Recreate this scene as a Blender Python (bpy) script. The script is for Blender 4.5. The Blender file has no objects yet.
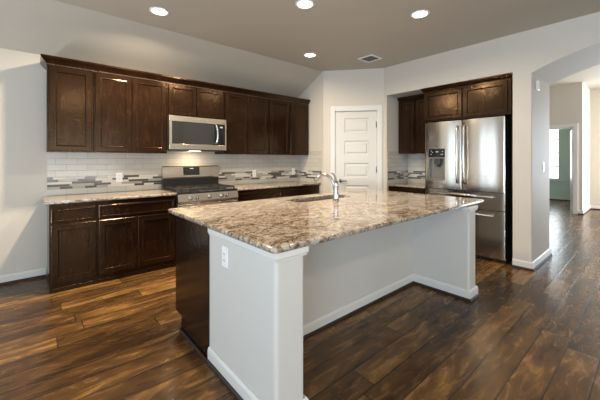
import bpy, bmesh, math, random
from mathutils import Vector, Matrix
random.seed(7)
SC = bpy.context.scene
COL = SC.collection
PI = math.pi

# ------------------------------------------------------------------ camera
cd = bpy.data.cameras.new('camera'); cam = bpy.data.objects.new('camera', cd); COL.objects.link(cam)
cam.location = (0, 0, 1.33)
cam.rotation_euler = (PI / 2, 0, math.radians(49.2 - 90))
cd.sensor_width = 36; cd.lens = 308 / 600 * 36; cd.shift_y = -0.0675; cd.clip_start = 0.05
SC.camera = cam
# ------------------------------------------------------------------ world, exposure
w = bpy.data.worlds.new('sky'); SC.world = w; w.use_nodes = True
bg = w.node_tree.nodes['Background']; bg.inputs[0].default_value = (0.75, 0.87, 1.0, 1); bg.inputs[1].default_value = 1.6
vs = SC.view_settings
vs.view_transform = 'Standard'; vs.look = 'None'; vs.gamma = 1.0; vs.use_curve_mapping = False
vs.exposure = 0.5
SC.cycles.max_bounces = 10; SC.cycles.diffuse_bounces = 6; SC.cycles.glossy_bounces = 5
SC.cycles.use_denoising = True
SC.cycles.sample_clamp_indirect = 6


def area(name, loc, aim, sx, sy, power, col):
    """area light facing along aim"""
    l = bpy.data.lights.new(name, 'AREA'); l.shape = 'RECTANGLE'; l.size = sx; l.size_y = sy
    l.energy = power; l.color = col
    o = bpy.data.objects.new(name, l); COL.objects.link(o); o.location = loc
    o.rotation_euler = Vector(aim).to_track_quat('-Z', 'Y').to_euler()
    return o


# daylight through the glazed openings of the living room and the hall
for yp in (2.58, 3.72):      # the two leaves of the patio door
    area('patio_daylight', (-2.74, yp, 1.2), (1, 0, .0), .62, 2.2, 3.8, (0.52, 0.75, 1.0))
area('living_daylight', (-2.72, -1.6, 1.45), (1, 0, .3), 2.2, 1.6, 52, (0.42, 0.68, 1.0))
area('rear_daylight', (0.6, -3.90, 1.45), (0, 1, .45), 3.4, 1.6, 8, (1.0, 0.96, 0.88))
area('hall_added_light', (11.24, -.45, 1.4), (-1, 0, 0), 1.9, 2.2, 105, (0.78, 0.88, 1.0))  # added at an unseen far window, for sheen on the hall floor
hs = area('hall_side_daylight', (9.6, -3.54, 1.5), (0, 1, 0), 1.6, 2.0, 125, (1.0, 0.95, 0.86)); hs.data.spread = math.radians(95)
area('bedroom_daylight', (12.94, 2.75, 1.55), (-1, 0, 0), 1.4, 1.6, 24, (0.85, 0.95, 1.0))
# uplights added just inside the windows to brighten ceiling and upper walls
area('rear_added_uplight', (0.6, -3.75, .85), (0, .75, 1), 3.2, .35, 44, (1.0, 0.96, 0.90))
area('living_added_uplight', (-2.55, -1.6, .85), (.75, 0, 1), 2.0, .35, 125, (0.74, 0.87, 1.0))
area('patio_added_uplight', (-2.55, 3.15, .3), (.6, 0, 1), 2.0, .35, 30, (0.95, 0.97, 1.0))

# another recessed lamp of the open-plan room, behind the camera
for p in ((.8, -1.3, 2.87),):
    o = area('room_lamp', p, (0, 0, -1), .15, .15, 22, (1.0, .82, .60)); o.data.shape = 'DISK'


# ------------------------------------------------------------------ materials
class NT:
    def __init__(s, name):
        s.m = bpy.data.materials.new(name); s.m.use_nodes = True
        s.t = s.m.node_tree; s.b = s.t.nodes['Principled BSDF']

    def n(s, typ, **kw):
        nd = s.t.nodes.new(typ)
        for k, v in kw.items():
            if k.startswith('i_'):
                nd.inputs[k[2:].replace('_', ' ')].default_value = v
            else:
                setattr(nd, k, v)
        return nd

    def l(s, a, b): s.t.links.new(a, b)

    def math(s, op, a, b=None, c=None):
        nd = s.t.nodes.new('ShaderNodeMath'); nd.operation = op
        for i, v in enumerate((a, b, c)):
            if v is None: continue
            if isinstance(v, (int, float)): nd.inputs[i].default_value = v
            else: s.l(v, nd.inputs[i])
        return nd.outputs[0]

    def ramp(s, fac, stops, interp='LINEAR'):
        nd = s.t.nodes.new('ShaderNodeValToRGB'); cr = nd.color_ramp; cr.interpolation = interp
        while len(cr.elements) < len(stops): cr.elements.new(0.5)
        for e, (p, c) in zip(cr.elements, stops):
            e.position = p; e.color = (*c, 1) if len(c) == 3 else c
        s.l(fac, nd.inputs[0]); return nd.outputs[0]

    def mix(s, fac, a, b, mode='MIX'):
        nd = s.t.nodes.new('ShaderNodeMix'); nd.data_type = 'RGBA'; nd.blend_type = mode
        for i, v in ((0, fac), (6, a), (7, b)):
            if isinstance(v, (int, float)): nd.inputs[i].default_value = v
            elif isinstance(v, tuple): nd.inputs[i].default_value = (*v, 1)
            else: s.l(v, nd.inputs[i])
        return nd.outputs[2]

    def bump(s, h, strength, dist=0.01):
        nd = s.n('ShaderNodeBump'); nd.inputs['Strength'].default_value = strength; nd.inputs['Distance'].default_value = dist
        s.l(h, nd.inputs['Height']); s.l(nd.outputs[0], s.b.inputs['Normal'])

    def pos(s):
        return s.n('ShaderNodeNewGeometry').outputs['Position']

    def mapped(s, scale, rot=(0, 0, 0)):
        mp = s.n('ShaderNodeMapping'); mp.inputs['Scale'].default_value = scale; mp.inputs['Rotation'].default_value = rot
        s.l(s.pos(), mp.inputs[0]); return mp.outputs[0]

    def noise(s, vec, scale, detail=4, rough=0.5, dist=0.0):
        nd = s.n('ShaderNodeTexNoise'); nd.inputs['Scale'].default_value = scale; nd.inputs['Detail'].default_value = detail
        nd.inputs['Roughness'].default_value = rough; nd.inputs['Distortion'].default_value = dist
        s.l(vec, nd.inputs['Vector']); return nd.outputs['Fac']


def plain(name, col, rough=0.5, metal=0.0, coat=0.0, emit=None, estr=0):
    k = NT(name); b = k.b
    b.inputs['Base Color'].default_value = (*col, 1); b.inputs['Roughness'].default_value = rough
    b.inputs['Metallic'].default_value = metal; b.inputs['Coat Weight'].default_value = coat
    if emit:
        b.inputs['Emission Color'].default_value = (*emit, 1); b.inputs['Emission Strength'].default_value = estr
    return k.m


def paint(name, col, rough=0.6, bump=0.08):
    k = NT(name)
    n = k.noise(k.pos(), 140, 3, 0.6)
    v = k.noise(k.pos(), 1.3, 2)
    c2 = tuple(x * 0.95 for x in col)
    k.l(k.mix(v, col, c2), k.b.inputs['Base Color']); k.b.inputs['Roughness'].default_value = rough
    k.bump(n, bump, 0.004); return k.m


def cabinet_wood():
    k = NT('espresso_wood')
    v = k.mapped((7, 7, 0.9))
    g = k.noise(v, 4.0, 6, 0.65, 1.2)
    blotch = k.noise(k.pos(), 5.0, 3, 0.6)
    f = k.math('ADD', k.math('MULTIPLY', g, 0.6), k.math('MULTIPLY', blotch, 0.4))
    c = k.ramp(f, [(0.32, (0.005, 0.0021, 0.0012)), (0.52, (0.012, 0.0053, 0.0027)), (0.72, (0.027, 0.0120, 0.0056))])
    k.l(c, k.b.inputs['Base Color']); k.b.inputs['Roughness'].default_value = 0.17
    k.b.inputs['Specular IOR Level'].default_value = 0.45; k.b.inputs['Specular Tint'].default_value = (1.0, 0.66, 0.40, 1)
    bur = k.noise(k.pos(), 14.0, 2, 0.5, 1.5)
    k.bump(k.math('ADD', k.math('MULTIPLY', g, 0.4), bur), 0.10, 0.012); return k.m


def granite():
    k = NT('granite')
    p = k.mapped((1, 1.7, 1), (0, 0, 0.6))
    big = k.noise(p, 8.0, 10, 0.72, 1.5)
    base = k.ramp(big, [(0.33, (0.030, 0.020, 0.015)), (0.41, (0.13, 0.080, 0.048)), (0.47, (0.25, 0.185, 0.130)),
                        (0.54, (0.37, 0.31, 0.245)), (0.63, (0.47, 0.43, 0.375)), (0.74, (0.28, 0.24, 0.20))])
    fine = k.noise(k.pos(), 46, 5, 0.7, 0.6)
    c = k.mix(k.ramp(fine, [(0.40, (1, 1, 1)), (0.46, (0, 0, 0))]), base, (0.05, 0.04, 0.035))
    fine2 = k.noise(k.mapped((1.1, 1, 1), (0.4, 0.2, 0)), 75, 4, 0.65, 0.3)
    c = k.mix(k.ramp(fine2, [(0.57, (0, 0, 0)), (0.66, (1, 1, 1))]), c, (0.56, 0.53, 0.48))
    k.l(c, k.b.inputs['Base Color']); k.b.inputs['Roughness'].default_value = 0.05
    k.b.inputs['Specular IOR Level'].default_value = 0.6
    return k.m


def floor_wood():
    k = NT('hand_scraped_planks')
    sep = k.n('ShaderNodeSeparateXYZ'); k.l(k.pos(), sep.inputs[0]); X, Y = sep.outputs[0], sep.outputs[1]
    W, L = 0.168, 1.25
    yy = k.math('DIVIDE', k.math('ADD', Y, 10.0 - 0.675 + 0.003), W); row = k.math('FLOOR', yy); fy = k.math('FRACT', yy)
    wn = k.n('ShaderNodeTexWhiteNoise', noise_dimensions='1D'); k.l(row, wn.inputs['W'])
    xx = k.math('DIVIDE', k.math('ADD', k.math('ADD', X, 30.0), k.math('MULTIPLY', wn.outputs['Value'], 3.7)), L)
    colm = k.math('FLOOR', xx); fx = k.math('FRACT', xx)
    cmb = k.n('ShaderNodeCombineXYZ'); k.l(row, cmb.inputs[0]); k.l(colm, cmb.inputs[1])
    wn2 = k.n('ShaderNodeTexWhiteNoise', noise_dimensions='2D'); k.l(cmb.outputs[0], wn2.inputs['Vector']); rnd = wn2.outputs['Value']
    # grain, shifted per plank
    off = k.n('ShaderNodeCombineXYZ'); k.l(k.math('MULTIPLY', rnd, 37.0), off.inputs[0]); k.l(k.math('MULTIPLY', rnd, 91.0), off.inputs[2])
    add = k.n('ShaderNodeVectorMath', operation='ADD'); k.l(k.mapped((1.5, 6, 1)), add.inputs[0]); k.l(off.outputs[0], add.inputs[1])
    g = k.noise(add.outputs[0], 2.2, 8, 0.66, 1.1)
    blot = k.noise(add.outputs[0], 0.9, 4, 0.6, 0.8)
    f = k.math('ADD', k.math('ADD', k.math('MULTIPLY', g, 0.48), k.math('MULTIPLY', blot, 0.46)), k.math('MULTIPLY', k.math('SUBTRACT', rnd, 0.5), 0.15))
    c = k.ramp(f, [(0.25, (0.014, 0.0068, 0.0034)), (0.38, (0.044, 0.0205, 0.0080)), (0.50, (0.102, 0.050, 0.0162)), (0.60, (0.235, 0.122, 0.037))])
    # seams
    ey = k.math('MINIMUM', fy, k.math('SUBTRACT', 1.0, fy)); ex = k.math('MINIMUM', fx, k.math('SUBTRACT', 1.0, fx))
    sy = k.math('MULTIPLY', ey, W); sx = k.math('MULTIPLY', ex, L)
    d = k.math('MINIMUM', sx, sy)
    seam = k.ramp(d, [(0.0018, (0, 0, 0)), (0.005, (1, 1, 1))])
    c = k.mix(seam, (0.012, 0.008, 0.006), c)
    k.l(c, k.b.inputs['Base Color']); k.b.inputs['Specular IOR Level'].default_value = 0.26
    k.l(k.math('ADD', k.math('MULTIPLY', g, 0.20), 0.16), k.b.inputs['Roughness'])
    scr = k.noise(k.mapped((2.0, 12, 1)), 2.0, 3, 0.5, 0.5)
    hgt = k.math('ADD', k.math('MULTIPLY', seam, 0.5), k.math('MULTIPLY', scr, 0.5))
    k.bump(hgt, 0.22, 0.006)
    return k.m


def subway():
    k = NT('subway_tile')
    sep = k.n('ShaderNodeSeparateXYZ'); k.l(k.pos(), sep.inputs[0])
    cmb = k.n('ShaderNodeCombineXYZ'); k.l(k.math('ADD', sep.outputs[0], sep.outputs[1]), cmb.inputs[0]); k.l(k.math('SUBTRACT', sep.outputs[2], 0.914), cmb.inputs[1])
    br = k.n('ShaderNodeTexBrick'); k.l(cmb.outputs[0], br.inputs['Vector'])
    br.offset = 0.5
    for nm, v in (('Scale', 1.0), ('Mortar Size', 0.0022), ('Mortar Smooth', 0.2), ('Brick Width', 0.205), ('Row Height', 0.0715)):
        br.inputs[nm].default_value = v
    br.inputs['Color1'].default_value = (0.47, 0.435, 0.375, 1); br.inputs['Color2'].default_value = (0.52, 0.485, 0.425, 1)
    br.inputs['Mortar'].default_value = (0.32, 0.295, 0.255, 1)
    k.l(br.outputs['Color'], k.b.inputs['Base Color']); k.b.inputs['Roughness'].default_value = 0.16
    inv = k.math('SUBTRACT', 1.0, br.outputs['Fac']); k.bump(inv, 0.5, 0.002)
    return k.m


def steel(name, col=(0.64, 0.59, 0.52), rough=0.17, bmp=0.12):
    k = NT(name)
    n = k.noise(k.mapped((1.2, 1.2, 170)), 3.0, 2, 0.5)
    k.b.inputs['Base Color'].default_value = (*col, 1); k.b.inputs['Metallic'].default_value = 1
    k.l(k.math('ADD', k.math('MULTIPLY', n, 0.10), rough - 0.05), k.b.inputs['Roughness'])
    k.bump(n, bmp, 0.001); return k.m


M = dict(
    wood=cabinet_wood(), granite=granite(), floor=floor_wood(), tile=subway(),
    wall=paint('greige_wall_paint', (0.56, 0.52, 0.455)), ceil=paint('ceiling_paint', (0.47, 0.435, 0.37), 0.7, 0.12),
    pony=paint('pale_half_wall_paint', (0.56, 0.54, 0.495)), green=paint('sage_room_paint', (0.58, 0.65, 0.57)),
    trim=plain('white_trim_paint', (0.63, 0.62, 0.585), 0.35), shoe=plain('dark_shoe_moulding', (0.016, 0.010, 0.008), 0.55),
    steel=steel('stainless_steel'), rsteel=steel('warm_brushed_steel', (0.72, 0.64, 0.54), 0.24, 0.6), steel_h=steel('handle_steel', (0.66, 0.64, 0.61), 0.18),
    chrome=plain('chrome', (0.62, 0.61, 0.60), 0.12, 1), black=plain('black_glass', (0.012, 0.012, 0.013), 0.06),
    mwglass=plain('microwave_window_glass', (0.02, 0.02, 0.019), 0.06, 0.0, 0.5), iron=plain('cast_iron', (0.018, 0.017, 0.016), 0.5),
    enamel=plain('black_enamel', (0.02, 0.02, 0.021), 0.18), dgrey=plain('dark_grey_metal', (0.045, 0.043, 0.042), 0.4, 0.3),
    plate=plain('white_plastic', (0.80, 0.79, 0.76), 0.3), slot=plain('slot_dark', (0.03, 0.03, 0.03), 0.5),
    sinksteel=steel('sink_steel', (0.42, 0.40, 0.37), 0.3), darkvoid=plain('painted_vent_shade', (0.012, 0.010, 0.009), 0.8),
    gdark=plain('slate_glass_tile', (0.075, 0.068, 0.058), 0.12), gmid=plain('taupe_glass_tile', (0.34, 0.32, 0.285), 0.12), glight=plain('cream_stone_tile', (0.60, 0.57, 0.50), 0.3),
    lens=plain('lamp_lens', (0.9, 0.9, 0.85), 0.4, 0, 0, (1.0, 0.86, 0.66), 9), ledw=plain('display_light', (0.25, 0.27, 0.28), 0.4, 0, 0, (0.75, 0.85, 0.9), 0.12),
    niche=plain('grey_dispenser_plastic', (0.20, 0.19, 0.17), 0.3, 0.5),
    vent=plain('vent_enamel', (0.22, 0.21, 0.19), 0.4), bronze=plain('aged_nickel', (0.16, 0.15, 0.14), 0.3, 1),
    pane=plain('daylit_pane', (0.8, 0.85, 0.85), 0.2, 0, 0, (0.86, 0.95, 1.0), 1.7),
    doorw=plain('door_white_paint', (0.58, 0.565, 0.525), 0.35),
)


# ------------------------------------------------------------------ mesh helpers
class MB:
    """collects shapes in world coordinates, then links them as ONE mesh object"""

    def __init__(s): s.bm = bmesh.new(); s.xf = Matrix.Identity(4)

    def face(s, pts, mi=0, smooth=False):
        f = s.bm.faces.new([s.bm.verts.new(s.xf @ Vector(p)) for p in pts]); f.material_index = mi; f.smooth = smooth; return f

    def box(s, x0, x1, y0, y1, z0, z1, bev=0.0, mi=0, seg=2):
        P = [(x0, y0, z0), (x1, y0, z0), (x1, y1, z0), (x0, y1, z0), (x0, y0, z1), (x1, y0, z1), (x1, y1, z1), (x0, y1, z1)]
        v = [s.bm.verts.new(s.xf @ Vector(p)) for p in P]
        fs = [s.bm.faces.new([v[i] for i in q]) for q in ((0, 3, 2, 1), (4, 5, 6, 7), (0, 1, 5, 4), (1, 2, 6, 5), (2, 3, 7, 6), (3, 0, 4, 7))]
        for f in fs: f.material_index = mi
        if bev > 0:
            es = list({e for f in fs for e in f.edges})
            r = bmesh.ops.bevel(s.bm, geom=es, offset=bev, segments=seg, profile=0.5, affect='EDGES')
            for f in r['faces']: f.material_index = mi
        return s

    def prism(s, pts, a0, a1, axis='z', mi=0, smooth=False):
        """closed outline extruded along an axis; pts are the other two coordinates in order"""
        def P(p, a): return {'z': (p[0], p[1], a), 'x': (a, p[0], p[1]), 'y': (p[0], a, p[1])}[axis]
        A = [s.bm.verts.new(s.xf @ Vector(P(p, a0))) for p in pts]; B = [s.bm.verts.new(s.xf @ Vector(P(p, a1))) for p in pts]
        n = len(pts)
        fs = [s.bm.faces.new(A), s.bm.faces.new(list(reversed(B)))]
        for i in range(n):
            f = s.bm.faces.new([A[i], B[i], B[(i + 1) % n], A[(i + 1) % n]]); f.smooth = smooth; fs.append(f)
        for f in fs: f.material_index = mi
        return s

    def tube(s, path, r, n=12, cap=True, mi=0):
        path = [Vector(p) for p in path]; rr = r if isinstance(r, (list, tuple)) else [r] * len(path)
        rings = []; up = None
        for i, p in enumerate(path):
            d = (path[min(i + 1, len(path) - 1)] - path[max(i - 1, 0)]).normalized()
            if up is None: up = Vector((0, 0, 1)) if abs(d.z) < 0.9 else Vector((1, 0, 0))
            u = (up - d * up.dot(d)).normalized(); v = d.cross(u); up = u
            rings.append([s.bm.verts.new(s.xf @ (p + (u * math.cos(2 * PI * k / n) + v * math.sin(2 * PI * k / n)) * rr[i])) for k in range(n)])
        for a, b in zip(rings, rings[1:]):
            for k in range(n):
                f = s.bm.faces.new([a[k], a[(k + 1) % n], b[(k + 1) % n], b[k]]); f.smooth = True; f.material_index = mi
        if cap:
            for q in (rings[0], rings[-1]): s.bm.faces.new(q).material_index = mi
        return s

    def lathe(s, prof, c, axis=(0, 0, 1), n=24, mi=0, smooth=True):
        """profile of (radius, height) turned about an axis through c"""
        q = Vector(axis).to_track_quat('Z', 'Y').to_matrix(); c = Vector(c); rings = []
        for r, h in prof:
            rings.append([s.bm.verts.new(s.xf @ (c + q @ Vector((r * math.cos(2 * PI * k / n), r * math.sin(2 * PI * k / n), h)))) for k in range(n)])
        for a, b in zip(rings, rings[1:]):
            for k in range(n):
                f = s.bm.faces.new([a[k], a[(k + 1) % n], b[(k + 1) % n], b[k]]); f.smooth = smooth; f.material_index = mi
        for q2 in (rings[0], rings[-1]): s.bm.faces.new(q2).material_index = mi
        return s

    def sweep(s, prof, stations, mi=0, closed=False, smooth=False):
        """profile points through a function of station -> 3D"""
        rings = [[s.bm.verts.new(s.xf @ Vector(st(p))) for p in prof] for st in stations]
        n = len(prof); pairs = list(zip(rings, rings[1:])) + ([(rings[-1], rings[0])] if closed else [])
        for a, b in pairs:
            for k in range(n):
                f = s.bm.faces.new([a[k], a[(k + 1) % n], b[(k + 1) % n], b[k]]); f.material_index = mi; f.smooth = smooth
        if not closed:
            for q in (rings[0], rings[-1]): s.bm.faces.new(q).material_index = mi
        return s

    def panel(s, P, u0, u1, v0, v1, fw=0.055, t=0.02, dep=0.010, slope=0.012, raised=False, holes=None, mi=0):
        """a framed door or drawer front: P(u, v, n) places it, n outward from its back"""
        def ring(i, n): return [P(u0 + i, v0 + i, n), P(u1 - i, v0 + i, n), P(u1 - i, v1 - i, n), P(u0 + i, v1 - i, n)]
        R = [ring(0, 0), ring(0, t - 0.004), ring(0.004, t), ring(fw - .009, t), ring(fw - .004, t + .0012), ring(fw, t), ring(fw + slope * 0.4, t - dep), ]
        if raised: R += [ring(fw + slope * 0.4 + 0.02, t - dep), ring(fw + slope * 0.4 + 0.035, t - 0.002)]
        else: R += [ring(fw + slope * 0.4 + 0.008, t - dep)]
        V = [[s.bm.verts.new(s.xf @ Vector(p)) for p in r] for r in R]
        for a, b in zip(V, V[1:]):
            for k in range(4): s.bm.faces.new([a[k], a[(k + 1) % 4], b[(k + 1) % 4], b[k]]).material_index = mi
        s.bm.faces.new(V[0]).material_index = mi; s.bm.faces.new(V[-1]).material_index = mi
        return s

    def build(s, name, mats, parent=None):
        bm = s.bm
        bmesh.ops.recalc_face_normals(bm, faces=bm.faces)
        me = bpy.data.meshes.new(name); o = bpy.data.objects.new(name, me); COL.objects.link(o)
        if parent is not None:
            o.parent = parent
            q = parent; off = Vector((0, 0, 0))
            while q is not None: off += q.location; q = q.parent
            bmesh.ops.translate(bm, verts=bm.verts, vec=-off)
        bm.to_mesh(me); bm.free()
        for m in (mats if isinstance(mats, (list, tuple)) else [mats]): me.materials.append(m)
        return o


def thing(name, label, cat, loc, group=None):
    o = bpy.data.objects.new(name, None); COL.objects.link(o); o.location = loc; o.empty_display_size = 0.1
    return tag(o, label, cat, group)


def tag(o, label, cat, group=None):
    o['label'] = label; o['category'] = cat
    if group: o['group'] = group
    return o


def struct(name, mb, m, label=None, parent=None):
    o = mb.build(name, m, parent)
    if parent is None:
        o['kind'] = 'structure'
        if label: o['label'] = label
    return o


def arc(c, r, a0, a1, n):
    return [(c[0] + r * math.cos(a0 + (a1 - a0) * i / n), c[1] + r * math.sin(a0 + (a1 - a0) * i / n)) for i in range(n + 1)]


def rrect(x0, x1, y0, y1, r, n=5):
    r = r if isinstance(r, (list, tuple)) else [r] * 4   # corners: x0y0, x1y0, x1y1, x0y1
    out = []
    for (cx, cy, a), q in zip(((x0, y0, PI), (x1, y0, 1.5 * PI), (x1, y1, 0), (x0, y1, .5 * PI)), r):
        if q <= 0: out.append((cx, cy)); continue
        sx = 1 if cx == x0 else -1; sy = 1 if cy == y0 else -1
        out += arc((cx + sx * q, cy + sy * q), q, a, a + PI / 2, n)
    return out


def slab(mb, outline, z0, z1, r=0.008, hole=None, n=3):
    """a stone slab with eased edges; the hole is an axis-aligned outline with the same vertex count as used for its rim"""
    c = Vector((sum(p[0] for p in outline) / len(outline), sum(p[1] for p in outline) / len(outline)))
    def inset(o, d):
        out = []; m = len(o)
        for i in range(m):
            a, b, q = Vector(o[i - 1]), Vector(o[i]), Vector(o[(i + 1) % m])
            e1 = (b - a).normalized(); e2 = (q - b).normalized()
            n1 = Vector((-e1.y, e1.x)); n2 = Vector((-e2.y, e2.x)); k = (n1 + n2)
            k = k / max(k.dot(k) / 2, 0.3)
            out.append(b + k * d)
        return out
    prof = [(r * (1 - math.sin(t)), z0 + r * (1 - math.cos(t))) for t in [PI / 2 * i / n for i in range(n + 1)]]
    prof += [(r * (1 - math.cos(t)), z1 - r * (1 - math.sin(t))) for t in [PI / 2 * i / n for i in range(n + 1)]]
    rings = [[mb.bm.verts.new((p[0], p[1], z)) for p in inset(outline, d)] for d, z in prof]
    m = len(outline)
    for a, b in zip(rings, rings[1:]):
        for k in range(m):
            f = mb.bm.faces.new([a[k], a[(k + 1) % m], b[(k + 1) % m], b[k]]); f.smooth = True
    if hole is None:
        mb.bm.faces.new(rings[0]); mb.bm.faces.new(rings[-1])
    else:
        H0 = [mb.bm.verts.new((*p, z0)) for p in hole]; H1 = [mb.bm.verts.new((*p, z1)) for p in hole]
        for k in range(len(hole)): mb.bm.faces.new([H0[k], H0[(k + 1) % len(hole)], H1[(k + 1) % len(hole)], H1[k]])
        for R, H in ((rings[0], H0), (rings[-1], H1)):
            es = [mb.bm.edges.get((R[k], R[(k + 1) % m])) for k in range(m)] + [mb.bm.edges.get((H[k], H[(k + 1) % len(hole)])) for k in range(len(hole))]
            bmesh.ops.triangle_fill(mb.bm, use_beauty=True, edges=es)


# =================================================================== SETTING
CZ = 2.885                     # flat ceiling
BW = 4.54                      # back (stove) wall
SW = 3.85                      # short side wall right of the stove run
RW = 4.50                      # fridge wall face
J = 0.975                      # arch jamb
HZ = 3.20                      # hall ceiling

m = MB(); m.box(-2.9, 13.2, -4.1, 5.2, -0.12, 0); struct('floor', m, M['floor'])
m = MB()
m.prism([(-4.1, CZ), (3.85, CZ), (BW, 2.512), (BW + .12, 2.512), (BW + .12, 3.1), (-4.1, 3.1)], -2.9, RW, 'x'); struct('ceiling', m, M['ceil'])
m = MB(); m.box(-2.9, SW + .1, BW, BW + .12, 0, 2.511); struct('wall_back', m, M['wall'])
m = MB(); m.prism([(3.835, 0), (BW, 0), (BW, 2.51), (3.852, 2.882), (3.835, 2.882)], SW, SW + .1, 'x'); struct('wall_side', m, M['wall'])

# left wall of the living area with a patio door and a window, rear wall with a window (all behind the camera)
m = MB()
m.box(-2.9, -2.8, -4.1, -2.7, 0, CZ).box(-2.9, -2.8, -.5, 2.0, 0, CZ).box(-2.9, -2.8, 4.3, BW, 0, 2.63)
m.box(-2.9, -2.8, -2.7, -.5, 0, .6).box(-2.9, -2.8, -2.7, -.5, 2.3, CZ).box(-2.9, -2.8, 2.0, 3.85, 2.35, CZ).box(-2.9, -2.8, 3.85, 4.3, 2.35, 2.64)
struct('wall_left', m, M['wall'])
m = MB(); m.box(-2.8, -1.1, -4.1, -4, 0, CZ).box(2.3, RW, -4.1, -4, 0, CZ).box(-1.1, 2.3, -4.1, -4, 0, .6).box(-1.1, 2.3, -4.1, -4, 2.3, CZ)
struct('wall_rear', m, M['wall'])


def window_frame(name, axis, at, u0, u1, z0, z1, cols, rows):
    m = MB()
    def bx(a, b, c, d, t=.03):
        if axis == 'x': m.box(at - t, at + t, a, b, c, d)
        else: m.box(a, b, at - t, at + t, c, d)
    bx(u0, u0 + .05, z0, z1); bx(u1 - .05, u1, z0, z1); bx(u0 + .05, u1 - .05, z0, z0 + .05); bx(u0 + .05, u1 - .05, z1 - .05, z1)
    for i in range(1, cols): u = u0 + (u1 - u0) * i / cols; bx(u - .025, u + .025, z0 + .05, z1 - .05, .02)
    for i in range(1, rows): z = z0 + (z1 - z0) * i / rows; bx(u0 + .05, u1 - .05, z - .015, z + .015, .015)
    return struct(name, m, M['trim'])


window_frame('window_2', 'x', -2.85, 2.0, 4.3, 0, 2.35, 2, 1)
window_frame('window_3', 'x', -2.85, -2.7, -.5, .6, 2.3, 2, 2)
window_frame('window_4', 'y', -4.05, -1.1, 2.3, .6, 2.3, 3, 2)

# fridge wall: recess for the refrigerator, pier, arch
R0, R1, RB, RT = 1.17, 2.975, 5.17, 2.412      # recess: right side, left side, back, top
m = MB()
m.box(RW, RW + .94, R0, 3.03, RT, HZ)                       # header over the recess
m.box(RB, RW + .94, R0, R1, 0, RT)                          # recess back
m.box(RW, RW + .94, R1, 3.03, 0, RT)                        # strip beside the pantry corner
m.prism([(RW, R0), (RW, J + .02)] + arc((RW + .02, J + .02), .02, PI, 1.5 * PI, 4)[1:] + arc((RW + .92, J + .02), .02, 1.5 * PI, 2 * PI, 4) + [(RW + .94, R0)], 0, 2.369)
cy, Rr = -.24, 2.95
cz = 2.369 - math.sqrt(Rr ** 2 - (J - cy) ** 2)
ys = [J - (J - (2 * cy - J)) * i / 28 for i in range(29)]
ar = [(y, cz + math.sqrt(Rr ** 2 - (y - cy) ** 2)) for y in ys]
m.prism([(R0, HZ), (R0, 2.369)] + ar + [(-4.1, 2.369), (-4.1, HZ)], RW, RW + .94, 'x')
m.box(RW, RW + .94, -4.1, 2 * cy - J, 0, 2.369)
struct('wall_right', m, M['wall'])

# pantry wall, turned across the corner: local s along it, n towards the room
A = Vector((SW, 3.83, 0)); B = Vector((RW, 3.03, 0)); dS = (B - A).normalized(); dN = Vector((dS.y, -dS.x, 0)); PL = (B - A).length
PX = Matrix(((dS.x, dN.x, 0, A.x), (dS.y, dN.y, 0, A.y), (0, 0, 1, 0), (0, 0, 0, 1)))     # (s, n, z) -> world
m = MB(); m.xf = PX
m.box(0, .205, -.11, 0, 0, CZ).box(.915, PL, -.11, 0, 0, CZ).box(.205, .915, -.11, 0, 2.165, CZ)
struct('wall_pantry', m, M['wall'])
m = MB(); m.xf = PX
m.box(.125, .203, 0.001, .018, 0, 2.258, .004).box(.917, 1.0, 0.001, .018, 0, 2.258, .004).box(.203, .917, 0.001, .018, 2.168, 2.258, .004)
m.box(.206, .214, -.10, -.012, 0, 2.163).box(.906, .914, -.10, -.012, 0, 2.163)
struct('trim_1', m, M['trim'], 'white casing around the pantry door')
m = MB(); m.xf = PX
D0, D1, DT = .217, .903, 2.157
zs = [(2.045, 1.79), (1.655, 1.405), (1.27, 1.015), (.885, .625), (.49, .24)]
# slab with five recessed raised panels, all one front
def PD(u, v, n): return (u, -.045 + n, v)
def fr(a, b, c, d): m.box(a, b, -.045, -.010, c, d)
fr(D0, .365, .008, DT); fr(.785, D1, .008, DT)
edges = [DT] + [z for p in zs for z in p] + [.008]
for i in range(0, len(edges), 2): fr(.365, .785, edges[i + 1], edges[i])
for zt, zb in zs:
    def ringp(i, n): return [(.365 + i, n, zb + i), (.785 - i, n, zb + i), (.785 - i, n, zt - i), (.365 + i, n, zt - i)]
    V = [[m.bm.verts.new(PX @ Vector(p)) for p in ringp(*q)] for q in ((0, -.010), (.012, -.022), (.035, -.022), (.055, -.013))]
    for a, b in zip(V, V[1:]):
        for k in range(4): m.bm.faces.new([a[k], a[(k + 1) % 4], b[(k + 1) % 4], b[k]])
    m.bm.faces.new(V[-1])
pd = struct('door_1', m, M['doorw'], 'white five-panel pantry door in the corner')
h = MB(); h.xf = PX
h.lathe([(.030, 0), (.030, .006), (.024, .012), (.012, .014), (.011, .045)], (.30, -.011, .957), (0, 1, 0), 18)
h.tube([(.30, .036, .957), (.32, .040, .957), (.36, .040, .960), (.41, .038, .958)], [.011, .011, .009, .008], 10)
h.build('door_handle', M['bronze'], pd)
for z in (1.93, 1.16, .28):
    g = MB(); g.xf = PX; g.box(.9035, .9065, -.013, -.006, z - .05, z + .05).tube([(.905, -.004, z - .05), (.905, -.004, z + .05)], .006, 8)
    g.build('hinge', M['bronze'], pd)

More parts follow.
